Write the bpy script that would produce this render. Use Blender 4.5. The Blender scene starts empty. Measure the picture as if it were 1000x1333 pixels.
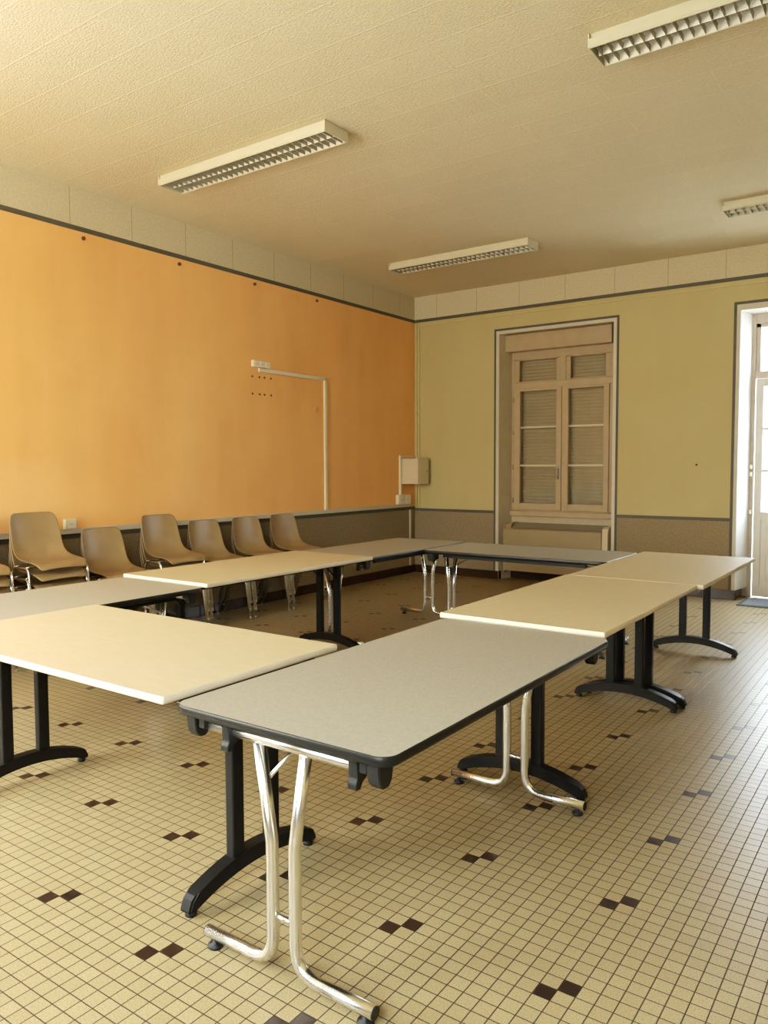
import bpy, bmesh, math, random
from mathutils import Vector, Matrix
random.seed(4)
C = bpy.context.scene.collection
PI = math.pi

# ------------------------------------------------------------------ materials
def lin(c):
    c = c / 255.0
    return c / 12.92 if c <= 0.04045 else ((c + 0.055) / 1.055) ** 2.4
def rgb(r, g, b):
    return (lin(r), lin(g), lin(b), 1)

class NT:
    """small helper round a node tree"""
    def __init__(s, name):
        s.m = bpy.data.materials.new(name); s.m.use_nodes = True
        s.t = s.m.node_tree; s.b = s.t.nodes['Principled BSDF']
    def n(s, t, **k):
        nd = s.t.nodes.new(t)
        for a, v in k.items(): setattr(nd, a, v)
        return nd
    def l(s, a, b): s.t.links.new(a, b)
    def math(s, op, a, b=None, c=None):
        nd = s.n('ShaderNodeMath', operation=op)
        for i, v in enumerate((a, b, c)):
            if v is None: continue
            if isinstance(v, (int, float)): nd.inputs[i].default_value = v
            else: s.l(v, nd.inputs[i])
        return nd.outputs[0]
    def mix(s, f, a, b, blend='MIX'):
        nd = s.n('ShaderNodeMix', data_type='RGBA', blend_type=blend)
        for i, v in ((0, f), (6, a), (7, b)):
            if isinstance(v, (int, float, tuple)): nd.inputs[i].default_value = v
            else: s.l(v, nd.inputs[i])
        return nd.outputs[2]
    def pos(s):
        return s.n('ShaderNodeNewGeometry').outputs['Position']
    def noise(s, vec, scale, detail=3, rough=0.5):
        nd = s.n('ShaderNodeTexNoise'); nd.inputs['Scale'].default_value = scale
        nd.inputs['Detail'].default_value = detail; nd.inputs['Roughness'].default_value = rough
        if vec is not None: s.l(vec, nd.inputs['Vector'])
        return nd.outputs['Fac']
    def ramp(s, f, p0, p1):
        nd = s.n('ShaderNodeMapRange'); s.l(f, nd.inputs[0])
        nd.inputs[1].default_value = p0; nd.inputs[2].default_value = p1
        return nd.outputs[0]
    def bump(s, h, strength, dist=0.01):
        nd = s.n('ShaderNodeBump'); nd.inputs['Strength'].default_value = strength
        nd.inputs['Distance'].default_value = dist
        s.l(h, nd.inputs['Height']); s.l(nd.outputs[0], s.b.inputs['Normal'])
    def set(s, col=None, rough=None, metal=None, spec=None, coat=None):
        for k, v in (('Base Color', col), ('Roughness', rough), ('Metallic', metal), ('Specular IOR Level', spec), ('Coat Weight', coat)):
            if v is None: continue
            if isinstance(v, (int, float, tuple)): s.b.inputs[k].default_value = v
            else: s.l(v, s.b.inputs[k])
        return s

def plain(name, col, rough=0.5, metal=0.0, var=0.06, scale=8, spec=0.5, bump=0, bscale=200):
    t = NT(name)
    f = t.noise(t.n('ShaderNodeTexCoord').outputs['Object'], scale, 4)
    d = tuple(c * (1 - var) for c in col[:3]) + (1,); u = tuple(min(1, c * (1 + var)) for c in col[:3]) + (1,)
    t.set(t.mix(t.ramp(f, .3, .7), d, u), rough, metal, spec)
    if bump: t.bump(t.noise(t.n('ShaderNodeTexCoord').outputs['Object'], bscale, 2), bump, .002)
    return t.m

M = {}
def wall_paint(name, col, streak=0.08, blotch=0.1):
    t = NT(name); p = t.pos()
    mp = t.n('ShaderNodeMapping'); mp.inputs['Scale'].default_value = (2.2, 2.2, .35); t.l(p, mp.inputs[0])
    st = t.ramp(t.noise(mp.outputs[0], 1.6, 4), .3, .75)
    bl = t.ramp(t.noise(p, .9, 5, .6), .35, .7)
    dk = tuple(c * (1 - streak * 1.6) for c in col[:3]) + (1,)
    lt = (min(1, col[0] * 1.02), min(1, col[1] * (1 + blotch)), min(1, col[2] * (1 + blotch * 2.2)), 1)
    c = t.mix(t.math('MULTIPLY', st, .7), dk, col)
    c = t.mix(t.math('MULTIPLY', bl, .6), c, lt)
    if name.startswith('orange'):                    # flaked patch and a pale rubbed streak low on the wall
        sp = t.n('ShaderNodeSeparateXYZ'); t.l(p, sp.inputs[0])
        wob = t.math('MULTIPLY', t.math('SUBTRACT', t.noise(p, 7, 4), .5), .5)
        dy = t.math('ADD', t.math('ABSOLUTE', t.math('ADD', sp.outputs[1], 4.02)), wob)
        dz = t.math('ABSOLUTE', t.math('SUBTRACT', sp.outputs[2], 1.75))
        st = t.math('MULTIPLY', t.ramp(dy, .42, .02), t.ramp(dz, .95, .45))
        c = t.mix(t.math('MULTIPLY', st, .30), c, (.90, .60, .27, 1))
        d2 = t.math('ADD', t.math('ABSOLUTE', t.math('ADD', sp.outputs[1], 5.9)), wob)
        z2 = t.math('ADD', t.math('ABSOLUTE', t.math('SUBTRACT', sp.outputs[2], 1.2)), wob)
        s2 = t.math('MULTIPLY', t.ramp(d2, .75, .35), t.ramp(z2, .42, .2))
        c = t.mix(t.math('MULTIPLY', s2, .28), c, (.88, .58, .30, 1))
    t.set(c, .62, 0, .3)
    t.bump(t.noise(p, 60, 3), .12, .004)
    return t.m
M['orange'] = wall_paint('orange_paint', (.90, .465, .165, 1), .1, .12)
M['yellow'] = wall_paint('yellow_paint', (.51, .42, .205, 1), .05, .07)

def speckle(name, a, b, scale, bump, seam=None, rough=.8):
    t = NT(name); p = t.pos()
    f = t.noise(p, scale, 4, .65); g = t.noise(p, 1.3, 3)
    c = t.mix(t.ramp(f, .35, .65), a, b)
    c = t.mix(t.math('MULTIPLY', t.ramp(g, .3, .8), .25), c, tuple(x * .8 for x in a[:3]) + (1,))
    t.set(c, rough, 0, .25); t.bump(f, bump, .006)
    return t.m
M['dado'] = speckle('grey_textured_paper', (.235, .18, .11, 1), (.305, .24, .15, 1), 45, .25)

def frieze_mat():
    t = NT('frieze_panels'); p = t.pos(); sp = t.n('ShaderNodeSeparateXYZ'); t.l(p, sp.inputs[0])
    f = t.noise(p, 55, 4, .65)
    u = t.math('SUBTRACT', sp.outputs[0], sp.outputs[1])           # runs along either wall
    fr = t.math('FRACT', t.math('DIVIDE', t.math('ADD', u, 20.0 * .605 - .35), .605))
    seam = t.math('LESS_THAN', fr, .012)
    c = t.mix(t.ramp(f, .35, .65), (.53, .455, .31, 1), (.63, .545, .38, 1))
    c = t.mix(seam, c, (.36, .31, .21, 1))
    t.set(c, .85, 0, .2); t.bump(t.math('SUBTRACT', f, t.math('MULTIPLY', seam, .5)), .4, .006)
    return t.m
M['frieze'] = frieze_mat()

def ceiling_mat():
    t = NT('ceiling_tiles'); p = t.pos()
    mp = t.n('ShaderNodeMapping'); mp.inputs['Location'].default_value = (.12, .09, 0); t.l(p, mp.inputs[0])
    br = t.n('ShaderNodeTexBrick'); t.l(mp.outputs[0], br.inputs['Vector'])
    br.offset = .5; br.inputs['Scale'].default_value = 1
    br.inputs['Mortar Size'].default_value = .0075; br.inputs['Mortar Smooth'].default_value = .3
    br.inputs['Brick Width'].default_value = 1.21; br.inputs['Row Height'].default_value = .305
    br.inputs['Color1'].default_value = (.70, .61, .43, 1); br.inputs['Color2'].default_value = (.73, .64, .455, 1)
    br.inputs['Mortar'].default_value = (.76, .67, .48, 1)
    mp2 = t.n('ShaderNodeMapping'); mp2.inputs['Scale'].default_value = (1, 1.8, 1); t.l(p, mp2.inputs[0])
    f = t.noise(mp2.outputs[0], 60, 4, .6)
    g = t.noise(p, .8, 4)
    c = t.mix(t.math('MULTIPLY', t.ramp(f, .4, .62), .34), br.outputs['Color'], (.54, .465, .33, 1))
    c = t.mix(t.math('MULTIPLY', t.ramp(g, .35, .75), .18), c, (.62, .55, .40, 1))
    t.set(c, .9, 0, .15)
    t.bump(t.math('ADD', f, t.math('MULTIPLY', br.outputs['Fac'], .25)), .60, .012)
    return t.m
M['ceiling'] = ceiling_mat()

TS = .0526; OX, OY = 4.509, -6.497
def floor_mat():
    t = NT('small_square_floor_tiles'); p = t.pos(); sp = t.n('ShaderNodeSeparateXYZ'); t.l(p, sp.inputs[0])
    def axis(o, off):
        q = t.math('DIVIDE', t.math('ADD', o, 200 * 10 * TS - off), TS)
        fr = t.math('FRACT', q); ce = t.math('FLOOR', q)
        e = t.math('MINIMUM', fr, t.math('SUBTRACT', 1.0, fr))
        md = t.math('MODULO', t.math('ADD', ce, .5), 10.0)
        return e, ce, t.math('LESS_THAN', md, 1.0), t.math('GREATER_THAN', md, 9.0)
    ex, cx, x0, x9 = axis(sp.outputs[0], OX); ey, cy, y0, y9 = axis(sp.outputs[1], OY)
    dark = t.math('MAXIMUM', t.math('MULTIPLY', x0, y0), t.math('MULTIPLY', x9, y9))
    e = t.math('MINIMUM', ex, ey)
    grout = t.math('SUBTRACT', 1.0, t.ramp(e, .025, .042))
    cb = t.n('ShaderNodeCombineXYZ'); t.l(cx, cb.inputs[0]); t.l(cy, cb.inputs[1])
    wn = t.n('ShaderNodeTexWhiteNoise'); t.l(cb.outputs[0], wn.inputs['Vector'])
    sk = t.ramp(t.noise(p, 230, 2, .8), .42, .60)
    base = t.mix(wn.outputs['Value'], (.355, .27, .14, 1), (.41, .317, .17, 1))
    base = t.mix(t.math('MULTIPLY', sk, .75), base, (.18, .132, .062, 1))
    big = t.ramp(t.noise(p, .7, 4), .35, .7)
    base = t.mix(t.math('MULTIPLY', big, .15), base, (.29, .22, .11, 1))
    dk = t.mix(wn.outputs['Value'], (.019, .009, .0055, 1), (.03, .0135, .008, 1))
    c = t.mix(dark, base, dk)
    c = t.mix(grout, c, (.030, .018, .009, 1))
    rough = t.math('ADD', .31, t.math('MULTIPLY', grout, .4))
    t.set(c, t.math('ADD', rough, t.math('MULTIPLY', sk, .06)), 0, .5)
    t.bump(t.math('SUBTRACT', t.math('MULTIPLY', wn.outputs['Value'], .12), grout), .35, .0015)
    return t.m
M['floor'] = floor_mat()

def laminate(name, a, b, scale, rough):
    t = NT(name); o = t.n('ShaderNodeTexCoord').outputs['Object']
    mp = t.n('ShaderNodeMapping'); mp.inputs['Scale'].default_value = (1, .35, 1); t.l(o, mp.inputs[0])
    f = t.ramp(t.noise(mp.outputs[0], scale, 3, .6), .35, .65)
    t.set(t.mix(f, a, b), rough, 0, .35)
    return t.m
M['grey_top'] = laminate('speckled_grey_laminate', (.27, .25, .20, 1), (.33, .305, .245, 1), 220, .42)
M['cream_top'] = laminate('cream_laminate', (.475, .39, .24, 1), (.505, .415, .26, 1), 30, .40)
M['cream_edge'] = plain('cream_table_edge', (.66, .58, .44, 1), .45, var=.03)
M['black_edge'] = plain('black_rubber_edge', (.010, .010, .009, 1), .36, var=.1, spec=.3)
M['black_metal'] = plain('black_powder_coat', (.009, .0085, .008, 1), .42, var=.1, scale=20, spec=.2)
M['black_plastic'] = plain('black_plastic', (.012, .012, .011, 1), .5, var=.1, spec=.3)
M['chrome'] = plain('chrome', (.88, .88, .86, 1), .24, 1.0, var=.02)
M['chair_plastic'] = plain('beige_polypropylene', (.265, .178, .086, 1), .33, var=.1, scale=6, bump=.08, bscale=300)
M['chair_plastic_dark'] = plain('darker_beige_polypropylene', (.30, .20, .09, 1), .36, var=.1, scale=6, bump=.08, bscale=300)
M['stripe'] = plain('dark_olive_stripe', (.085, .078, .055, 1), .6)
M['trim'] = plain('beige_trim_paint', (.62, .52, .37, 1), .55, var=.05)
M['white_trim'] = plain('white_trim_paint', (.55, .50, .40, 1), .5, var=.04)
M['reveal'] = plain('reveal_paint', (.47, .39, .26, 1), .6, var=.06)
M['door_reveal'] = plain('white_reveal_paint', (.86, .86, .84, 1), .45, var=.03)
M['window_wood'] = plain('beige_painted_wood', (.41, .305, .18, 1), .5, var=.05)
M['shutter'] = plain('beige_shutter_slats', (.37, .295, .185, 1), .6, var=.05)
M['door_paint'] = plain('white_door_paint', (.66, .62, .56, 1), .45, var=.04)
M['door_frame_paint'] = plain('beige_door_frame_paint', (.46, .385, .31, 1), .45, var=.04)
M['base_tile'] = plain('dark_brown_skirting_tile', (.045, .024, .015, 1), .16, var=.15, scale=4)
M['white_plastic'] = plain('ivory_plastic', (.74, .66, .50, 1), .45, var=.03)
M['slot'] = plain('dark_slot', (.02, .016, .012, 1), .6)
M['rust'] = plain('rust_brown_plug', (.11, .045, .018, 1), .7)
M['box_metal'] = plain('cream_enamel', (.62, .53, .37, 1), .4, var=.03)
M['fixture'] = plain('cream_fixture_enamel', (.60, .55, .40, 1), .4, var=.03)
M['alu'] = plain('aluminium_reflector', (.62, .58, .47, 1), .5, .35, var=.04)
M['louvre'] = plain('tan_louvre_blades', (.36, .33, .25, 1), .45, .35, var=.04)
M['lamp'] = plain('unlit_tube', (.5, .48, .42, 1), .4, var=.02)
M['heater'] = plain('cream_heater_enamel', (.31, .24, .13, 1), .45, var=.03)
M['grille'] = plain('brown_heater_grille', (.16, .12, .065, 1), .5)
M['steel'] = plain('dull_steel', (.35, .32, .27, 1), .35, 1.0)
M['yellow_pipe'] = plain('yellow_painted_pipe', (.54, .445, .21, 1), .5)
M['orange_plastic'] = plain('orange_painted_cover', (.66, .33, .12, 1), .5)
def mat_fabric():
    t = NT('grey_blue_mat'); o = t.pos()
    w = t.n('ShaderNodeTexWave'); w.inputs['Scale'].default_value = 30; t.l(o, w.inputs['Vector'])
    t.set(t.mix(w.outputs['Fac'], (.14, .17, .21, 1), (.26, .31, .36, 1)), .75)
    t.bump(w.outputs['Fac'], .5, .004)
    return t.m
M['mat'] = mat_fabric(); M['mat_edge'] = plain('dark_mat_border', (.045, .055, .06, 1), .6)
def glass_mat():
    t = NT('window_glass'); out = t.t.nodes['Material Output']
    tr = t.n('ShaderNodeBsdfTransparent'); tr.inputs[0].default_value = (.95, .96, .95, 1)
    gl = t.n('ShaderNodeBsdfGlossy'); gl.inputs['Roughness'].default_value = .02
    lw = t.n('ShaderNodeLayerWeight'); fr = t.math('ADD', t.math('MULTIPLY', t.math('POWER', lw.outputs['Facing'], 5.0), .6), .03)
    mx = t.n('ShaderNodeMixShader'); t.l(fr, mx.inputs[0]); t.l(tr.outputs[0], mx.inputs[1]); t.l(gl.outputs[0], mx.inputs[2])
    t.l(mx.outputs[0], out.inputs[0])
    return t.m
M['glass'] = glass_mat()
M['ground'] = speckle('pale_gravel', (.55, .53, .50, 1), (.70, .68, .64, 1), 60, .2)

# ------------------------------------------------------------------ mesh helpers
def box(bm, x0, x1, y0, y1, z0, z1, bev=0.0, seg=2, mi=0):
    r = bmesh.ops.create_cube(bm, size=1.0)
    vs = r['verts']
    for v in vs:
        v.co = Vector(((x0 + x1) / 2 + v.co.x * (x1 - x0), (y0 + y1) / 2 + v.co.y * (y1 - y0), (z0 + z1) / 2 + v.co.z * (z1 - z0)))
    fs = {f for v in vs for f in v.link_faces}
    for f in fs: f.material_index = mi
    if bev > 0:
        es = {e for v in vs for e in v.link_edges}
        bmesh.ops.bevel(bm, geom=list(es), offset=bev, segments=seg, affect='EDGES', profile=.5, clamp_overlap=True)
    return vs
def rounded(pts, rad, n=6):
    """fillet the inner corners of a polyline"""
    P = [Vector(p) for p in pts]; out = [P[0]]
    for i in range(1, len(P) - 1):
        a, b, c = P[i - 1], P[i], P[i + 1]
        r = rad[i - 1] if isinstance(rad, (list, tuple)) else rad
        d1 = (a - b).normalized(); d2 = (c - b).normalized()
        ang = d1.angle(d2)
        if ang > PI - .01 or r <= 0: out.append(b); continue
        tl = min(r / math.tan(ang / 2), (a - b).length * .49, (c - b).length * .49)
        p1, p2 = b + d1 * tl, b + d2 * tl
        for k in range(n + 1):
            s = k / n
            out.append((1 - s) ** 2 * p1 + 2 * s * (1 - s) * b + s * s * p2)
    out.append(P[-1]); return out
def tube(bm, pts, r, n=10, cap=True, mi=0):
    P = [Vector(p) for p in pts]; rings = []
    t = (P[1] - P[0]).normalized()
    u = t.orthogonal().normalized()
    for i, p in enumerate(P):
        if i == 0: d = (P[1] - P[0]).normalized()
        elif i == len(P) - 1: d = (P[-1] - P[-2]).normalized()
        else: d = ((P[i] - P[i - 1]).normalized() + (P[i + 1] - P[i]).normalized()).normalized()
        u = (u - d * u.dot(d)).normalized(); w = d.cross(u)
        rr = r[i] if isinstance(r, (list, tuple)) else r
        rings.append([bm.verts.new(p + (u * math.cos(2 * PI * k / n) + w * math.sin(2 * PI * k / n)) * rr) for k in range(n)])
    for a, b in zip(rings, rings[1:]):
        for k in range(n):
            f = bm.faces.new((a[k], a[(k + 1) % n], b[(k + 1) % n], b[k])); f.smooth = True; f.material_index = mi
    if cap:
        f = bm.faces.new(list(reversed(rings[0]))); f.material_index = mi
        f = bm.faces.new(rings[-1]); f.material_index = mi
def lathe(bm, c, prof, n=16):
    """prof: (radius, z) from bottom to top, around vertical axis at c"""
    rings = [[bm.verts.new((c[0] + r * math.cos(2 * PI * k / n), c[1] + r * math.sin(2 * PI * k / n), c[2] + z)) for k in range(n)] for r, z in prof]
    for a, b in zip(rings, rings[1:]):
        for k in range(n):
            f = bm.faces.new((a[k], a[(k + 1) % n], b[(k + 1) % n], b[k])); f.smooth = True
    bm.faces.new(list(reversed(rings[0]))); bm.faces.new(rings[-1])
def prism(bm, poly, axis, d0, d1):
    """poly of 2-D points in the two other axes (in order), extruded along axis"""
    def pt(a, b, d):
        return {'x': (d, a, b), 'y': (a, d, b), 'z': (a, b, d)}[axis]
    A = [bm.verts.new(pt(a, b, d0)) for a, b in poly]; B = [bm.verts.new(pt(a, b, d1)) for a, b in poly]
    n = len(poly)
    for k in range(n): bm.faces.new((A[k], A[(k + 1) % n], B[(k + 1) % n], B[k]))
    bm.faces.new(list(reversed(A))); bm.faces.new(B)
def obj(name, bm, mats, parent=None, loc=None, flat=True):
    bmesh.ops.recalc_face_normals(bm, faces=bm.faces[:])
    me = bpy.data.meshes.new(name); bm.to_mesh(me); bm.free()
    for m in (mats if isinstance(mats, (list, tuple)) else [mats]): me.materials.append(m)
    o = bpy.data.objects.new(name, me); C.objects.link(o)
    if parent is not None: o.parent = parent
    if loc is not None: o.location = loc
    return o
def nb(): return bmesh.new()
def tag(o, label, cat, group=None, kind=None):
    o['label'] = label; o['category'] = cat
    if group: o['group'] = group
    if kind: o['kind'] = kind
    return o
def thing(name, label, cat, loc=(0, 0, 0), rotz=0, group=None, kind=None):
    o = bpy.data.objects.new(name, None); C.objects.link(o); o.empty_display_size = .1
    o.location = loc; o.rotation_euler = (0, 0, rotz)
    return tag(o, label, cat, group, kind)
def struct(name, bm, mats, label, cat):
    return tag(obj(name, bm, mats), label, cat, kind='structure')

# ------------------------------------------------------------------ room
RX, RY, H = 6.75, -9.65, 3.77
ZD, ZS = .872, 3.445                      # dado line, frieze line
WX0, WX1, WT = 1.29, 2.772, 3.145         # window niche
DX0, DX1, DT = 4.14, 5.56, 3.11           # door opening
TH = .42
bm = nb(); box(bm, -.4, RX + .4, RY - .4, TH, -.12, 0); struct('floor', bm, M['floor'], 'floor of small beige square tiles with paired dark brown tiles', 'floor')
bm = nb(); box(bm, -.4, RX + .4, RY - .4, TH, H, H + .15); struct('ceiling', bm, M['ceiling'], 'textured cream ceiling of staggered fibre panels', 'ceiling')

def wall(name, us, holes, place, label, extra=None):
    """cells of a wall; us = breaks along the wall, holes = (u0,u1,z0,z1)"""
    zs = sorted({0, ZD, ZS, H} | {h[2] for h in holes} | {h[3] for h in holes})
    us = sorted(set(us) | {h[0] for h in holes} | {h[1] for h in holes}); bm = nb()
    for u0, u1 in zip(us, us[1:]):
        for z0, z1 in zip(zs, zs[1:]):
            um, zm = (u0 + u1) / 2, (z0 + z1) / 2
            if any(h[0] < um < h[1] and h[2] < zm < h[3] for h in holes): continue
            mi = 0 if zm < ZD else (2 if zm > ZS else 1)
            place(bm, u0, u1, z0, z1, mi)
    if extra: extra(bm)
    return bm
LW = (-9.45, -8.05)                       # tall window in the orange wall, beside the camera
bm = wall('', [RY, 0], [(LW[0], LW[1], .75, 3.2)], lambda bm, a, b, z0, z1, mi: box(bm, -.3, 0, a, b, z0, z1, mi=mi), '')
struct('wall_left', bm, [M['dado'], M['orange'], M['frieze']], 'orange painted wall over a grey textured dado', 'wall')
bm = wall('', [-.3, RX + .3], [(WX0, WX1, 0, WT), (DX0, DX1, 0, DT)], lambda bm, a, b, z0, z1, mi: box(bm, a, b, 0, TH, z0, z1, mi=mi), '')
struct('wall_back', bm, [M['dado'], M['yellow'], M['frieze']], 'pale yellow wall with the shuttered window and the glazed door', 'wall')
bm = wall('', [RY, 0], [], lambda bm, a, b, z0, z1, mi: box(bm, RX, RX + .3, a, b, z0, z1, mi=mi), '')
struct('wall_right', bm, [M['dado'], M['yellow'], M['frieze']], 'pale yellow wall on the side of the door', 'wall')
RW = [(.9, 2.6), (4.3, 5.9)]             # rear windows, behind the camera
bm = wall('', [-.3, RX + .3], [(a, b, .75, 3.2) for a, b in RW], lambda bm, a, b, z0, z1, mi: box(bm, a, b, RY - .3, RY, z0, z1, mi=mi), '')
struct('wall_rear', bm, [M['dado'], M['yellow'], M['frieze']], 'pale yellow wall with two tall windows opposite the door', 'wall')

# painted lines, trunking, skirting ---------------------------------------
tn = [0]
def trim(parts, mat, label):
    tn[0] += 1; bm = nb()
    for p in parts: box(bm, *p)
    return struct('trim_%d' % tn[0], bm, mat, label, 'trim')
e = .004
trim([(0, e, RY, 0, ZS - .02, ZS + .02)], M['stripe'], 'dark line between the orange wall and the pale frieze')
trim([(0, RX, -e, 0, ZS - .02, ZS + .02)], M['stripe'], 'dark line between the yellow wall and the pale frieze')
trim([(0, e, LW[1], 0, ZD, ZD + .04)], M['stripe'], 'dark line on top of the dado below the orange wall')
trim([(e, 1.222, -e, 0, ZD - .018, ZD + .018)], M['stripe'], 'dark dado line between the corner and the window')
trim([(2.837, 4.074, -e, 0, ZD - .018, ZD + .018)], M['stripe'], 'dark dado line between the window and the door')
trim([(1.222, 1.25, -e, 0, .105, 3.212), (2.81, 2.837, -e, 0, .105, 3.212), (1.25, 2.81, -e, 0, 3.184, 3.212)], M['stripe'], 'dark painted line framing the window niche')
trim([(1.25, WX0, -e, 0, .0, 3.184), (WX1, 2.81, -e, 0, 0, 3.184), (WX0, WX1, -e, 0, WT, 3.184)], M['white_trim'], 'pale painted band round the window niche')
trim([(4.074, 4.104, -e, 0, .105, 3.2), (5.6, 5.63, -e, 0, .105, 3.2), (4.104, 5.6, -e, 0, 3.17, 3.2)], M['stripe'], 'dark painted line framing the door')
trim([(4.104, DX0, -e, 0, .105, 3.17), (DX1, 5.6, -e, 0, .105, 3.17), (DX0, DX1, -e, 0, DT, 3.17)], M['white_trim'], 'pale painted band round the door opening')
trim([(0, .022, LW[1], -.135, .914, .957), ], M['white_trim'], 'pale cable trunking along the orange wall above the dado')
trim([(.0, .02, -.145, -.115, .105, .872)], M['reveal'], 'pale upright duct in the grey dado at the room corner')
trim([(.025, .045, -.016, 0, .9, 3.41), (.07, .09, -.016, 0, .9, 3.41)], M['yellow_pipe'], 'pair of yellow painted upright conduits beside the room corner')
trim([(.09, 4.9, -.014, 0, 3.372, 3.388)], M['yellow_pipe'], 'thin yellow painted conduit below the frieze of the yellow wall')
bt = .016
def base(name, parts, label):
    bm = nb()
    for p in parts: box(bm, *p, bev=.003)
    struct(name, bm, M['base_tile'], label, 'baseboard')
base('baseboard_left', [(0, bt, y, y + .298, 0, .105) for y in [-.3 * k for k in range(1, 33)] if y > RY], 'dark brown glazed skirting tiles below the orange wall')
base('baseboard_back', [(x0, x1 - .002, -bt, 0, 0, .105) for x0, x1 in [(bt, .3), (.3, .6), (.6, .9), (.9, 1.25), (1.25, WX0), (WX1, 2.9), (2.9, 3.2), (3.2, 3.5), (3.5, 3.8), (3.8, DX0), (DX1, 6.1), (6.1, RX)]]
     + [(WX0, WX0 + bt, 0, .235, 0, .105), (WX1 - bt, WX1, 0, .235, 0, .105), (WX0, WX1, .225, .24, 0, .105), (DX0, DX0 + bt, 0, .30, 0, .105), (DX1 - bt, DX1, 0, .30, 0, .105)], 'dark brown glazed skirting tiles below the yellow wall')
base('baseboard_right', [(RX - bt, RX, RY, 0, 0, .105)], 'dark brown glazed skirting on the side wall')

# window niche -------------------------------------------------------------
tn[0] += 1; bm = nb()
prism(bm, [(WX0, 0), (WX0 + .002, 0), (1.362, .24), (WX0, .24)], 'z', .0, WT)        # splayed jambs
prism(bm, [(WX1, 0), (WX1 - .002, 0), (2.702, .24), (WX1, .24)], 'z', .0, WT)
box(bm, WX0, WX1, 0, .24, WT - .002, WT + .01)
box(bm, WX0, WX1, .24, TH, 0, .825)
struct('trim_%d' % tn[0], bm, M['reveal'], 'beige plastered sides and apron of the window niche', 'trim')

w = thing('window_1', 'shuttered beige wooden window with glazing bars in the yellow wall', 'window', (0, .22, 0), kind='structure')
F0, F1 = 1.362, 2.702
bm = nb()
box(bm, F0, F0 + .045, 0, .07, .88, 2.835, .004); box(bm, F1 - .045, F1, 0, .07, .88, 2.835, .004)
box(bm, F0, F1, -.004, .07, 2.455, 2.535, .005); box(bm, F0 - .001, F1 + .001, -.002, .07, 2.828, 3.14, .004); box(bm, F0, F1, 0, .07, .88, .90, .002)
box(bm, 2.025, 2.10, -.002, .07, 2.53, 2.84, .004)
for (a, b) in ((F0 + .045, 2.027), (2.098, F1 - .045)):
    box(bm, a, a + .06, .006, .06, 2.535, 2.83, .004); box(bm, b - .055, b, .006, .06, 2.535, 2.83, .004)
    box(bm, a, b, .006, .06, 2.53, 2.55, .003); box(bm, a, b, .006, .06, 2.815, 2.835, .003)
obj('window_frame', bm, M['window_wood'], w)
bm = nb(); box(bm, F0 - .01, F1 + .01, -.03, .1, .815, .885, .008); obj('window_sill', bm, M['window_wood'], w)
bm = nb(); box(bm, 1.315, F1 + .01, -.11, .1, 2.925, 3.14, .008); box(bm, 1.33, F1, -.113, -.10, 2.945, 2.95, 0); obj('shutter_box', bm, M['window_wood'], w)
for k, (a, b) in enumerate(((1.405, 2.055), (2.06, 2.66))):
    bm = nb(); z0, z1 = .90, 2.455
    box(bm, a, a + .085, -.022, .05, z0, z1, .006); box(bm, b - .07, b, -.022, .05, z0, z1, .006)
    box(bm, a + .08, b - .065, -.02, .05, z0, z0 + .085, .005); box(bm, a + .08, b - .065, -.02, .05, z1 - .035, z1, .005)
    s = obj('sash', bm, M['window_wood'], w)
    bm = nb()
    for z in (1.47, 1.96): box(bm, a + .08, b - .065, -.005, .04, z - .012, z + .012, .003)
    obj('glazing_bar', bm, M['trim'], s)
    bm = nb(); box(bm, a + .08, b - .065, .018, .022, z0 + .08, z1 - .03); obj('pane', bm, M['glass'], s)
    if k == 0:
        bm = nb(); box(bm, 2.012, 2.042, -.032, -.022, 1.34, 1.47, .004); tube(bm, [(2.027, -.03, 1.43), (2.027, -.055, 1.43)], .009)
        tube(bm, rounded([(2.027, -.055, 1.44), (2.027, -.06, 1.36), (2.027, -.052, 1.30)], .02), .008); obj('handle', bm, M['steel'], s)
        for z in (1.02, 1.45, 1.9, 2.32):
            bm = nb(); tube(bm, [(a - .004, -.028, z - .03), (a - .004, -.028, z + .03)], .009); obj('hinge', bm, M['steel'], s)
bm = nb()
for (a, b) in ((1.46, 1.975), (2.15, 2.61)): box(bm, a, b, .028, .032, 2.545, 2.82)
obj('transom_pane', bm, M['glass'], w)
bm = nb(); z = .86
while z < 2.93:                                     # closed roller shutter outside the glass
    prism(bm, [(.113, z), (.109, z + .010), (.108, z + .026), (.110, z + .036), (.113, z + .043), (.125, z + .043), (.125, z)], 'x', F0 - .03, F1 + .03); z += .043
box(bm, F0 - .06, F1 + .06, .124, .135, .83, 2.96)  # unseen backing sheet added so outside light does not leak between the slats
obj('roller_shutter', bm, M['shutter'], w)

# convector heater in the niche -------------------------------------------
hz = thing('convector_heater', 'cream convector heater with brown top grille under the shuttered window', 'heater', (0, 0, 0))
bm = nb()
prism(bm, [(-.045, .13), (.24, .13), (.24, .672), (-.015, .672), (-.038, .668), (-.045, .655)], 'x', 1.385, 2.665); obj('body', bm, M['heater'], hz)
bm = nb(); prism(bm, [(-.03, .10), (.225, .10), (.225, .735), (.05, .735), (.0, .715), (-.03, .67)], 'x', 1.372, 1.386)
prism(bm, [(-.01, .672), (.225, .672), (.225, .738), (.07, .738), (.02, .722)], 'x', 1.386, 1.468); obj('end_cap', bm, M['heater'], hz)
bm = nb(); prism(bm, [(-.015, .10), (.225, .10), (.225, .73), (.07, .73), (-.0, .71), (-.015, .66)], 'x', 2.666, 2.735); obj('control_panel', bm, M['trim'], hz)
bm = nb()
prism(bm, [(.03, .672), (.225, .672), (.225, .734), (.12, .734)], 'x', 1.47, 2.665)
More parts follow.
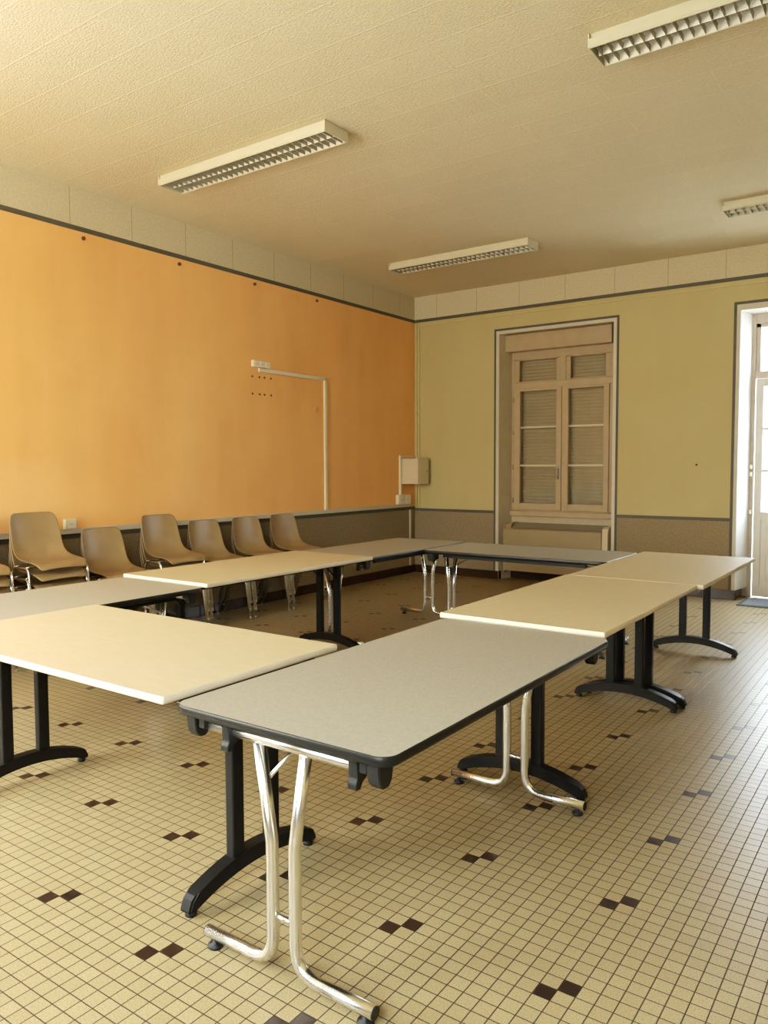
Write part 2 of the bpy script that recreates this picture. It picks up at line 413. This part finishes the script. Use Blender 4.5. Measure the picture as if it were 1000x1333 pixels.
for k in range(5): box(bm, 1.475, 2.66, .036 + k * .018, .046 + k * .018, .676 + k * .0125, .690 + k * .0125)
obj('grille', bm, M['grille'], hz)
# door ---------------------------------------------------------------------
tn[0] += 1; bm = nb()
prism(bm, [(DX0, 0), (DX0 + .002, 0), (4.205, .30), (DX0, .30)], 'z', .106, DT)
prism(bm, [(DX1, 0), (DX1 - .002, 0), (5.495, .30), (DX1, .30)], 'z', .106, DT)
box(bm, DX0, DX1, 0, .30, DT - .002, DT + .01)
struct('trim_%d' % tn[0], bm, M['door_reveal'], 'white plastered sides of the door opening', 'trim')
d = thing('door_1', 'glazed white double door with a glass transom, bright daylight behind', 'door', (0, .30, 0), kind='structure')
bm = nb()
box(bm, 4.14, 4.245, 0, .1, 0, DT, .006); box(bm, 5.455, 5.56, 0, .1, 0, DT, .006); box(bm, 4.245, 5.455, 0, .1, 2.41, 2.485, .006); box(bm, 4.245, 5.455, 0, .1, 3.0, DT, .006)
box(bm, 4.245, 4.29, .02, .08, 2.485, 3.0, .004); box(bm, 5.41, 5.455, .02, .08, 2.485, 3.0, .004); box(bm, 4.245, 5.455, .02, .08, 2.96, 3.0, .004)
obj('door_frame', bm, M['door_frame_paint'], d)
bm = nb(); box(bm, 4.26, 5.44, .045, .05, 2.48, 2.97); obj('transom_pane', bm, M['glass'], d)
for (a, b, s) in ((4.255, 4.845, 1), (4.855, 5.445, -1)):
    bm = nb()
    box(bm, a, a + .075, .01, .06, .01, 2.405, .005); box(bm, b - .075, b, .01, .06, .01, 2.405, .005)
    box(bm, a + .07, b - .07, .01, .06, .01, .12, .004); box(bm, a + .07, b - .07, .01, .06, .86, .95, .004); box(bm, a + .07, b - .07, .01, .06, 2.32, 2.405, .004)
    box(bm, a + .07, b - .07, .022, .048, .11, .87, 0); box(bm, a + .13, b - .13, .016, .054, .18, .80, .006)
    lf = obj('door_leaf', bm, M['door_paint'], d)
    bm = nb(); box(bm, a + .07, b - .07, .033, .037, .94, 2.33); obj('pane', bm, M['glass'], lf)
    bm = nb()
    for z in (1.4, 1.86): box(bm, a + .07, b - .07, .02, .05, z - .013, z + .013, .003)
    obj('glazing_bar', bm, M['door_paint'], lf)
    if s > 0:
        bm = nb(); box(bm, b - .05, b - .02, 0, .012, .98, 1.2, .003); tube(bm, [(b - .035, .0, 1.08), (b - .035, -.045, 1.08)], .009); tube(bm, rounded([(b - .035, -.04, 1.08), (b - .14, -.045, 1.08)], 0), .009); obj('handle', bm, M['steel'], lf)
bm = nb()
for z in (.92, 1.34, 1.42): box(bm, 4.205, 4.24, -.006, .002, z, z + .05, .002)
obj('strike_plate', bm, M['steel'], d)
m_ = thing('door_mat', 'grey-blue doormat with dark border lying in front of the glazed door', 'mat', (4.85, -.08, 0))
bm = nb(); box(bm, -.63, .63, -.27, .27, 0, .009, .003); obj('border', bm, M['mat_edge'], m_)
bm = nb(); box(bm, -.585, .585, -.225, .225, .008, .015, .003); obj('pile', bm, M['mat'], m_)

# rear windows (they light the room) ---------------------------------------
for k, (a, b) in enumerate(RW):
    w = thing('window_%d' % (k + 2), ('tall window behind the tables near the orange wall', 'tall window behind the tables on the door side')[k], 'window', (0, RY - .2, 0), kind='structure')
    bm = nb(); c = (a + b) / 2
    for x0, x1 in ((a, a + .07), (b - .07, b), (c - .05, c + .05)): box(bm, x0, x1, 0, .06, .75, 3.2, .004)
    for z0, z1 in ((.75, .83), (3.12, 3.2), (2.5, 2.58)): box(bm, a, b, 0, .06, z0, z1, .004)
    obj('window_frame', bm, M['door_paint'], w)
    bm = nb(); box(bm, a + .05, b - .05, .028, .032, .8, 3.15); obj('pane', bm, M['glass'], w)

w = thing('window_4', 'tall window in the orange wall level with the nearest tables', 'window', (-.2, 0, 0), kind='structure')
bm = nb(); a, b = LW; c = (a + b) / 2
for y0, y1 in ((a, a + .07), (b - .07, b), (c - .05, c + .05)): box(bm, 0, .06, y0, y1, .75, 3.2, .004)
for z0, z1 in ((.75, .83), (3.12, 3.2), (2.5, 2.58)): box(bm, 0, .06, a, b, z0, z1, .004)
obj('window_frame', bm, M['door_paint'], w)
bm = nb(); box(bm, .028, .032, a + .05, b - .05, .8, 3.15); obj('pane', bm, M['glass'], w)

# outside ------------------------------------------------------------------
bm = nb(); box(bm, -30, 40, TH, 60, -.2, -.06); struct('ground', bm, M['ground'], 'pale sunlit ground outside the glazed door', 'ground')

# ------------------------------------------------------------------ tables
def loop(W, L, r, ins, n=6):
    pts = []; x, y, rr = W / 2 - ins, L / 2 - ins, max(r - ins, .001)
    for cx, cy, a0 in ((x - rr, y - rr, 0), (-x + rr, y - rr, 90), (-x + rr, -y + rr, 180), (x - rr, -y + rr, 270)):
        for k in range(n + 1):
            a = math.radians(a0 + 90 * k / n); pts.append((cx + rr * math.cos(a), cy + rr * math.sin(a)))
    return pts
def slab(W, L, r, prof):
    """prof: list of (inset, z), skinned; returns bmesh without end faces + loops"""
    bm = nb(); rings = [[bm.verts.new((x, y, z)) for x, y in loop(W, L, r, i)] for i, z in prof]
    n = len(rings[0])
    for a, b in zip(rings, rings[1:]):
        for k in range(n):
            f = bm.faces.new((a[k], a[(k + 1) % n], b[(k + 1) % n], b[k])); f.smooth = True
    return bm, rings
def tops(root, W, L, r, zt, th, lam, edge, lip):
    z0 = zt - th
    prof = [(lip, zt), (lip * .45, zt - .0015), (.0025 if lip > .006 else .001, zt - .004), (0, zt - th * .35), (0, zt - th * .65), (.003, z0 + .003), (.012, z0)]
    bm, R = slab(W, L, r, prof)
    bm.faces.new(R[-1])
    obj('edge_band', bm, edge, root)
    bm = nb(); lp = loop(W, L, r, lip - .0005)
    A = [bm.verts.new((x, y, zt)) for x, y in lp]; B = [bm.verts.new((x, y, zt - .006)) for x, y in lp]; n = len(A)
    bm.faces.new(A)
    for k in range(n): bm.faces.new((A[k], A[(k + 1) % n], B[(k + 1) % n], B[k]))
    return obj('tabletop', bm, lam, root)

ZG, ZC = .748, .764
def grey_table(label, loc, W, L, rotz=0, ends=(1, 1)):
    t = thing('folding_table', label, 'table', loc, rotz, 'tables of the hollow rectangle')
    tops(t, W, L, .05, ZG, .03, M['grey_top'], M['black_edge'], .005)
    for s in (-1, 1):                                   # under-rails along the sides
        bm = nb(); box(bm, s * (W / 2 - .075) - .012, s * (W / 2 - .075) + .012, -L / 2 + .17, L / 2 - .17, ZG - .062, ZG - .028, .003)
        obj('side_rail', bm, M['black_metal'], t)
    for s in (-1, 1):
        yl = s * (L / 2 - .055); rz = .690; r = .0175
        bm = nb()
        tube(bm, [(-W / 2 + .06, yl, rz), (W / 2 - .06, yl, rz)], r, 14)
        rail = obj('end_rail', bm, M['chrome'], t)
        for q in (-1, 1):
            bm = nb()
            path = rounded([(q * .088, yl, rz - .012), (q * .0425, yl, .40), (q * .0425, yl, .042), (q * .315, yl, .042)], [.16, .085], 8)
            tube(bm, path, .0185, 14)
            lg = obj('leg', bm, M['chrome'], t)
            bm = nb(); lathe(bm, (q * .285, yl, 0), [(.021, 0), (.024, .004), (.022, .011), (.009, .014), (.008, .027)], 14); obj('foot_pad', bm, M['black_plastic'], lg)
            bm = nb(); tube(bm, [(q * .315, yl, .042), (q * .3185, yl, .042)], .0178, 12); obj('end_plug', bm, M['black_plastic'], lg)
            bm = nb(); tube(bm, [(q * .068, yl - s * .018, .575), (q * .068, yl - s * .026, .575)], .007, 8); obj('bolt', bm, M['chrome'], lg)
        bm = nb(); tube(bm, [(-.04, yl, .185), (.04, yl, .185)], .009, 10); obj('cross_bar', bm, M['chrome'], t)
        bm = nb()
        q = -1 if s < 0 else 1
        a, b = Vector((q * .066, yl - s * .018, .575)), Vector((q * .06, yl - s * .30, ZG - .04))
        tube(bm, [a, b], .0065, 8); tube(bm, [b + Vector((0, s * .02, 0)), b - Vector((0, s * .03, 0))], .011, 8)
        obj('folding_strut', bm, M['chrome'], t)
        for q in (-1, 1):
            bm = nb(); x = q * (W / 2 - .062)           # rounded bearing block under the corner
            prism(bm, [(yl - .032, ZG - .03), (yl + .032, ZG - .03), (yl + .032, .695), (yl + .026, .664), (yl + .012, .648), (yl - .012, .648), (yl - .026, .664), (yl - .032, .695)], 'x', x - .022, x + .018)
            bmesh.ops.bevel(bm, geom=bm.edges[:], offset=.003, segments=2, affect='EDGES')
            box(bm, x - q * .038 - .012, x - q * .038 + .012, yl - .026, yl + .026, .682, ZG - .028, .003)
            obj('bearing_block', bm, M['black_plastic'], t)
            bm = nb(); x = (.268 if q > 0 else -.200) * -s   # snap clip hugging the rail
            o_ = -s
            pr = [(-.034, ZG - .029), (.03, ZG - .029), (.026, .70), (.024, .664), (.030, .650), (.030, .634), (.012, .632), (.0, .650), (-.022, .660), (-.026, .70)]
            prism(bm, [(yl + o_ * -1 * a, z) for a, z in pr] if o_ < 0 else [(yl - a, z) for a, z in pr], 'x', x - .015, x + .015)
            bmesh.ops.recalc_face_normals(bm, faces=bm.faces[:])
            bmesh.ops.bevel(bm, geom=bm.edges[:], offset=.002, segments=1, affect='EDGES')
            obj('clip', bm, M['black_plastic'], t)
    return t

def cream_table(label, loc, W, L, rotz=0, inset=.05):
    t = thing('meeting_table', label, 'table', loc, rotz, 'tables of the hollow rectangle')
    tops(t, W, L, .008, ZC, .028, M['cream_top'], M['cream_edge'], .003)
    bm = nb()
    for s in (-1, 1): box(bm, s * (W / 2 - .11) - .012, s * (W / 2 - .11) + .012, -L / 2 + .06, L / 2 - .06, ZC - .052, ZC - .027, .002)
    for s in (-1, 1): box(bm, -W / 2 + .11, W / 2 - .11, s * (L / 2 - .075) - .012, s * (L / 2 - .075) + .012, ZC - .052, ZC - .027, .002)
    obj('frame', bm, M['black_metal'], t)
    for s in (-1, 1):
        yl = s * (L / 2 - inset)
        bm = nb(); top, bot = [], []; N = 48
        for k in range(N + 1):                        # arched foot
            u = -1 + 2 * k / N; x = u * .315
            zt = .129 - .071 * abs(u) ** 2.0; th = .054 - .006 * abs(u) ** 2; zb = zt - th
            if abs(u) > .90:                          # rounded toe
                f = 1 - math.sqrt(max(0, 1 - ((abs(u) - .90) / .10) ** 2)); zt -= .030 * f; zb += .010 * f
            top.append((x, zt)); bot.append((x, max(zb, .010)))
        prism(bm, top + bot[::-1], 'y', yl - .026, yl + .026)
        bmesh.ops.bevel(bm, geom=[e for e in bm.edges if abs((e.verts[0].co - e.verts[1].co).y) < 1e-5], offset=.006, segments=2, affect='EDGES')
        ft = obj('arched_foot', bm, M['black_metal'], t)
        for q in (-1, 1):
            bm = nb(); lathe(bm, (q * .29, yl, 0), [(.018, 0), (.02, .004), (.018, .014), (.01, .018), (.01, .026)], 12); obj('foot_pad', bm, M['black_plastic'], ft)
        for q in (-1, 1):
            bm = nb(); box(bm, q * .088 - .0265, q * .088 + .0265, yl - .02, yl + .02, .105, ZC - .045, .006, 2)
            obj('leg', bm, M['black_metal'], t)
            bm = nb(); tube(bm, [(q * .088, yl - s * .018, .585), (q * .088, yl - s * .20, ZC - .035)], .006, 8); obj('brace', bm, M['black_metal'], t)
        bm = nb(); box(bm, -W / 2 + .10, W / 2 - .10, yl - .018, yl + .018, ZC - .050, ZC - .026, .003); obj('top_bar', bm, M['black_metal'], t)
    return t
def between(x0, x1, y0, y1): return ((x0 + x1) / 2, (y0 + y1) / 2, 0)
G0 = grey_table('grey-topped folding table with chrome legs and black rounded edge, nearest the camera', between(3.992, 4.787, -7.49, -5.89), .80, 1.60)
cream_table('middle table of the row leading to the glazed door, cream top on black arched legs', between(3.945, 4.752, -5.858, -4.292), .807, 1.566, inset=.04)
cream_table('cream-topped table on black arched legs, the one closest to the glazed door', between(3.955, 4.785, -4.287, -2.66), .83, 1.627, inset=.06)
cream_table('cream-topped table set crosswise, its long bright edge facing the camera', between(2.375, 3.962, -7.50, -6.652), .848, 1.587, PI / 2)
grey_table('grey-topped folding table beside the tallest chair stacks, behind the crosswise cream table', between(1.545, 2.335, -7.49, -5.885), .79, 1.605)
cream_table('cream-topped table running along the row of chairs by the orange wall', between(1.515, 2.325, -5.862, -4.17), .81, 1.692, inset=.06)
grey_table('grey-topped folding table nearest the corner of the orange and yellow walls', between(1.475, 2.272, -4.16, -2.585), .797, 1.575)
grey_table('grey-topped folding table set crosswise in front of the convector heater', between(2.275, 3.92, -3.43, -2.615), .80, 1.60, PI / 2)

# ------------------------------------------------------------------ chairs
def shell_mesh():
    prof = [(-.205, .800), (-.203, .785), (-.198, .745), (-.187, .69), (-.174, .63), (-.158, .57), (-.135, .515), (-.10, .474), (-.055, .450), (0, .440), (.06, .438), (.12, .441), (.17, .442), (.21, .432), (.232, .412), (.236, .402)]
    half = [.150, .178, .195, .201, .204, .206, .209, .213, .218, .221, .221, .219, .214, .205, .191, .178]
    fwd = [.012, .022, .030, .034, .036, .034, .028, .018, .006, 0, 0, 0, 0, 0, 0, 0]     # side edges of the back wrap forward
    up = [0, 0, 0, 0, .002, .006, .014, .022, .026, .024, .018, .010, .002, -.006, -.010, -.010]  # seat edges dished
    bm = nb(); rows = []; N = 12
    for (x, z), h, f, u in zip(prof, half, fwd, up):
        row = []
        for k in range(N + 1):
            s = -1 + 2 * k / N; a = abs(s) ** 2.4
            row.append(bm.verts.new((x + f * a, s * h, z + u * a - (.012 * max(0, abs(s) - .6) if h < .14 else 0))))
        rows.append(row)
    for a, b in zip(rows, rows[1:]):
        for k in range(N):
            fc = bm.faces.new((a[k], a[k + 1], b[k + 1], b[k])); fc.smooth = True
    bmesh.ops.recalc_face_normals(bm, faces=bm.faces[:])
    geo = bmesh.ops.solidify(bm, geom=bm.faces[:], thickness=.006)
    for f in bm.faces: f.smooth = True
    return bm
def make_chair(label):
    t = thing('shell_chair', label, 'chair', (0, 0, 0))
    sh = obj('seat_shell', shell_mesh(), M['chair_plastic'], t)
    md = sh.modifiers.new('smooth', 'SUBSURF'); md.levels = 1; md.render_levels = 1
    for q in (-1, 1):
        bm = nb()
        tube(bm, rounded([(.207, q * .243, .012), (.145, q * .238, .405), (-.06, q * .236, .405), (-.245, q * .243, .012)], [.05, .05], 6), .0088, 8)
        lg = obj('side_frame', bm, M['chrome'], t)
        for x in (.208, -.2455):
            bm = nb(); lathe(bm, (x, q * .243, 0), [(.009, 0), (.0098, .003), (.0098, .02), (.009, .024)], 10); obj('foot_cap', bm, M['steel'], lg)
    bm = nb()
    for x in (.10, -.05):
        tube(bm, rounded([(x, -.236, .405), (x, -.19, .415), (x, .19, .415), (x, .236, .405)], .02, 4), .008, 8)
    for y in (-.1, .1): tube(bm, [(.10, y, .416), (-.05, y, .416)], .006, 8)
    obj('seat_support', bm, M['chrome'], t)
    return t
def children(o): return [c for c in C.objects if c.parent == o]
def copy_tree(o, parent=None):
    c = o.copy(); C.objects.link(c)
    if parent is not None: c.parent = parent
    for ch in children(o): copy_tree(ch, c)
    return c
X0, PITCH, FW = .325, .080, .008
stacks = [(-6.27, 5, 'in the stack cut off by the photo edge', 0), (-5.665, 5, 'in the tall stack just before the wall socket', 0), (-5.06, 3, 'in the low stack just past the wall socket', 1),
          (-4.475, 4, 'in the stack of four chairs', 0), (-3.94, 3, 'in the third stack from the room corner', 1),
          (-3.385, 3, 'in the second stack from the room corner', 0), (-2.835, 3, 'in the stack nearest the room corner', 1)]
ranks = {3: ['bottom chair', 'middle chair', 'topmost chair'], 4: ['bottom chair', 'second chair up', 'third chair up', 'topmost chair'],
         5: ['bottom chair', 'second chair up', 'middle chair', 'fourth chair up', 'topmost chair']}
chair0 = make_chair('beige shell chair'); used = False
dark_shell = None
for (y, n, where, dk) in stacks:
    for k in range(n):
        c = chair0 if not used else copy_tree(chair0); used = True
        c.location = (X0 + FW * k, y - .03, PITCH * k)
        c['label'] = 'beige shell chair, %s %s' % (ranks[n][k], where)
        c['group'] = 'stacked shell chairs along the orange wall'

# ------------------------------------------------------------------ ceiling lights
def make_light():
    t = thing('ceiling_light', '', 'ceiling light', (0, 0, H), 0, 'louvred ceiling lights')
    Lh = .85
    bm = nb(); box(bm, -Lh, Lh, -.105, .105, -.02, 0, .003)
    for s in (-1, 1):
        pl = [(s * .110, -.077), (s * .117, -.078), (s * .128, -.068), (s * .128, -.034), (s * .110, -.030), (s * .108, 0), (s * .104, 0), (s * .104, -.05)]
        prism(bm, pl, 'x', -Lh, Lh)
    obj('housing', bm, M['fixture'], t)
    for s in (-1, 1):
        bm = nb(); box(bm, s * Lh - .006 if s < 0 else s * Lh - .002, s * Lh + .002 if s < 0 else s * Lh + .006, -.128, .128, -.080, -.002, .003)
        obj('end_cap', bm, M['fixture'], t)
    bm = nb()
    for s in (-1, 1):
        prism(bm, [(s * .107, -.074), (s * .1085, -.074), (s * .092, -.045), (s * .076, -.022), (s * .074, -.022), (s * .090, -.045)], 'x', -Lh + .01, Lh - .01)
        prism(bm, [(0, -.072), (s * .012, -.045), (s * .026, -.022), (s * .024, -.022), (0, -.06)], 'x', -Lh + .01, Lh - .01)
    obj('reflector', bm, M['alu'], t)
    for s in (-1, 1):
        bm = nb(); tube(bm, [(-Lh + .02, s * .05, -.037), (Lh - .02, s * .05, -.037)], .012, 10); obj('lamp_tube', bm, M['lamp'], t)
    bm = nb()
    for k in range(30):
        x = -Lh + .03 + k * (2 * Lh - .06) / 29
        prism(bm, [(x - .0008, -.077), (x + .0008, -.077), (x + .006, -.051), (x - .006, -.051)], 'y', -.105, .105)
    obj('louvre', bm, M['louvre'], t)
    return t
L0 = make_light()
LP = [(1.632, -4.79, 'whole louvred ceiling light nearer the camera, close to the orange wall'), (1.60, -1.555, 'cream louvred ceiling light before the corner of the orange and yellow walls'),
      (5.13, -4.745, 'cream louvred ceiling light cut off by the top edge of the photo'), (5.13, -1.49, 'cream louvred ceiling light over the glazed door side')]
for i, (x, y, lb) in enumerate(LP):
    o = L0 if i == 0 else copy_tree(L0)
    o.location = (x, y, H); o['label'] = lb

# ------------------------------------------------------------------ wall fittings
def socket(name, label, y0, y1, z0, z1, n, depth=.042):
    t = thing(name, label, 'socket', (0, (y0 + y1) / 2, (z0 + z1) / 2))
    w2, h2 = (y1 - y0) / 2, (z1 - z0) / 2
    bm = nb(); box(bm, 0, depth, -w2, w2, -h2, h2, .004); obj('back_box', bm, M['white_plastic'], t)
    for k in range(n):
        yc = -w2 + (k + .5) * 2 * w2 / n; rr = min(w2 / n, h2) * .72
        bm = nb(); box(bm, depth - .002, depth + .004, yc - rr * 1.15, yc + rr * 1.15, -rr * 1.15, rr * 1.15, .002)
        pl = obj('face_plate', bm, M['white_plastic'], t)
        bm = nb()
        for dy in (-.3, .3): tube(bm, [(depth + .0035, yc + dy * rr, 0), (depth + .005, yc + dy * rr, 0)], max(.0035, rr * .11), 8)
        obj('pin_hole', bm, M['slot'], pl)
    return t
socket('wall_socket', 'single ivory wall socket on the trunking between two chair stacks', -5.335, -5.235, .957, 1.037, 1)
socket('wall_socket', 'ivory socket strip high on the orange wall', -3.14, -2.89, 2.512, 2.582, 3)
socket('wall_socket', 'double ivory socket below the wall cabinet at the room corner', -.47, -.175, .958, 1.085, 2, .05)

cd = thing('cable_duct', 'pale L-shaped cable duct from the high socket strip down the orange wall', 'cable duct', (0, 0, 0))
bm = nb(); box(bm, .001, .025, -3.04, -1.93, 2.468, 2.508, .003); obj('horizontal_run', bm, M['white_plastic'], cd)
bm = nb(); box(bm, .001, .025, -1.965, -1.925, .957, 2.509, .003); obj('upright_run', bm, M['white_plastic'], cd)
cd = thing('cable_duct', 'short pale cable duct joining the corner double socket to the wall cabinet', 'cable duct', (0, 0, 0))
bm = nb(); box(bm, 0, .025, -.395, -.36, 1.085, 1.615, .003); obj('upright_run', bm, M['white_plastic'], cd)
bm = nb(); box(bm, 0, .025, -.36, -.02, 1.585, 1.615, .003); obj('horizontal_run', bm, M['white_plastic'], cd)

cb = thing('wall_cabinet', 'small cream metal wall cabinet at the corner of the orange and yellow walls', 'cabinet', (0, -.215, 1.4))
bm = nb(); box(bm, .0, .26, -.135, .135, -.17, .172, .004); obj('body', bm, M['box_metal'], cb)
bm = nb(); box(bm, .258, .278, -.137, .137, -.173, .175, .004); dr = obj('door', bm, M['box_metal'], cb)
bm = nb(); tube(bm, [(.276, .09, .0), (.284, .09, .0)], .012, 12); lk = obj('lock', bm, M['steel'], dr)

def plug(label, y, z, r=.011, name='wall_plug', mat='rust', x=0, grp='screw plugs in the orange wall', ln=.007):
    bm = nb(); tube(bm, [(0, 0, 0), (ln * .8, 0, 0), (ln, 0, 0)], [r, r, r * .7], 10)
    tube(bm, [(ln, 0, 0), (ln + .001, 0, 0)], r * .4, 8)
    o = obj(name, bm, M[mat], None, (x, y, z)); return tag(o, label, 'wall plug', grp)
ordn = ['first', 'second', 'third', 'last']
for r_, (zz, nm) in enumerate(((2.415, 'upper'), (2.235, 'lower'))):
    for k, y in enumerate((-3.125, -3.02, -2.945, -2.845)):
        plug('dark brown wall plug, %s along the %s row below the high socket strip' % (ordn[k], nm), y, zz, .011)
hk = ['first', 'second', 'third', 'last']
for k, y in enumerate((-5.078, -4.069, -3.077, -2.073)):
    plug('brown peg stub under the dark frieze line, %s of four toward the room corner' % hk[k], y, 3.375, .016, 'wall_peg', 'rust', 0, 'peg stubs under the frieze', .02)
bm = nb(); lathe(bm, (0, 0, 0), [(.042, 0), (.042, .008), (.034, .014)], 20)
o = obj('outlet_cover', bm, M['orange_plastic'], None, (0, -2.09, 2.125)); o.rotation_euler = (0, PI / 2, 0); tag(o, 'round orange painted cover on the orange wall beside the upright duct', 'outlet cover')
bm = nb(); tube(bm, [(0, 0, 0), (0, -.006, 0)], .012, 10); o = obj('wall_plug', bm, M['slot'], None, (3.721, 0, 1.47)); tag(o, 'black wall plug in the yellow wall between window and door', 'wall plug')
for (x, z, lb) in ((1.07, .27, 'between the room corner and the window'), (3.985, .46, 'beside the door')):
    bm = nb(); tube(bm, [(0, 0, 0), (0, -.012, 0)], .022, 14); tube(bm, [(0, -.012, 0), (0, -.016, 0)], .012, 10)
    o = obj('wall_plug', bm, M['rust'], None, (x, 0, z)); tag(o, 'brown round stub low in the grey dado %s' % lb, 'wall plug')

# ------------------------------------------------------------------ light
wd = bpy.data.worlds.new('World'); bpy.context.scene.world = wd; wd.use_nodes = True
bg = wd.node_tree.nodes['Background']; bg.inputs[0].default_value = (.80, .90, 1.0, 1); bg.inputs[1].default_value = 1.0
nt = wd.node_tree; tc = nt.nodes.new('ShaderNodeTexCoord'); sx_ = nt.nodes.new('ShaderNodeSeparateXYZ'); mr = nt.nodes.new('ShaderNodeMapRange')
nt.links.new(tc.outputs['Generated'], sx_.inputs[0]); nt.links.new(sx_.outputs[2], mr.inputs[0])     # brighter overhead than at the horizon
mr.inputs[1].default_value = .05; mr.inputs[2].default_value = .75; mr.inputs[3].default_value = 11.0; mr.inputs[4].default_value = 55.0
nt.links.new(mr.outputs[0], bg.inputs[1])
def area(name, loc, rot, sx_, sy_, power, col):
    ld = bpy.data.lights.new(name, 'AREA'); ld.shape = 'RECTANGLE'; ld.size = sx_; ld.size_y = sy_; ld.energy = power; ld.color = col
    o = bpy.data.objects.new(name, ld); C.objects.link(o); o.location = loc; o.rotation_euler = rot; return o
for k, (a, b) in enumerate(RW):
    area('daylight', ((a + b) / 2, RY - .26, 1.975), (PI / 2, 0, 0), b - a, 2.4, (380, 36)[k], (1.0, .90, .65))

area('daylight', (-.26, sum(LW) / 2, 1.975), (0, -PI / 2, 0), 2.4, LW[1] - LW[0], 92, (1.0, .90, .65))
o = area('reveal_fill_light', (6.5, 2.3, 1.7), (0, 0, 0), 1.8, 2.8, 120, (.80, .90, 1.0))     # unseen fill lamp added outside, off to one side, to brighten the door reveal
o.rotation_euler = (Vector((4.16, .15, 1.5)) - Vector(o.location)).to_track_quat('-Z', 'Y').to_euler()

# ------------------------------------------------------------------ camera
cam = bpy.data.cameras.new('Camera'); co = bpy.data.objects.new('Camera', cam); C.objects.link(co)
yaw, pitch, roll = .616292, -.0580787, -.0039787
fw = Vector((-math.sin(yaw) * math.cos(pitch), math.cos(yaw) * math.cos(pitch), math.sin(pitch)))
rt = Vector((math.cos(yaw), math.sin(yaw), 0)); up = rt.cross(fw)
r2 = rt * math.cos(roll) + up * math.sin(roll); u2 = -rt * math.sin(roll) + up * math.cos(roll)
mt = Matrix((r2, u2, -fw)).transposed().to_4x4(); mt.translation = Vector((5.84141, -8.98879, 1.45768))
co.matrix_world = mt
cam.sensor_fit = 'VERTICAL'; cam.sensor_height = 36; cam.lens = 36 * 1004.266 / 1333; cam.clip_start = .05
sc = bpy.context.scene; sc.camera = co
sc.view_settings.view_transform = 'Standard'; sc.view_settings.look = 'Medium High Contrast'; sc.view_settings.exposure = -.32; sc.cycles.caustics_reflective = False; sc.cycles.caustics_refractive = False
sc.view_settings.use_curve_mapping = True          # soft highlight shoulder of a phone camera
cmv = sc.view_settings.curve_mapping; cmv.extend = 'EXTRAPOLATED'; cv = cmv.curves[3]
cv.points.new(.42, .42); cv.points.new(.70, .625); cv.points[-1].location = (1.0, .79); cmv.update()
sc.cycles.use_denoising = True; sc.cycles.max_bounces = 10; sc.cycles.diffuse_bounces = 6; sc.cycles.transparent_max_bounces = 12
sc.cycles.sample_clamp_indirect = 6
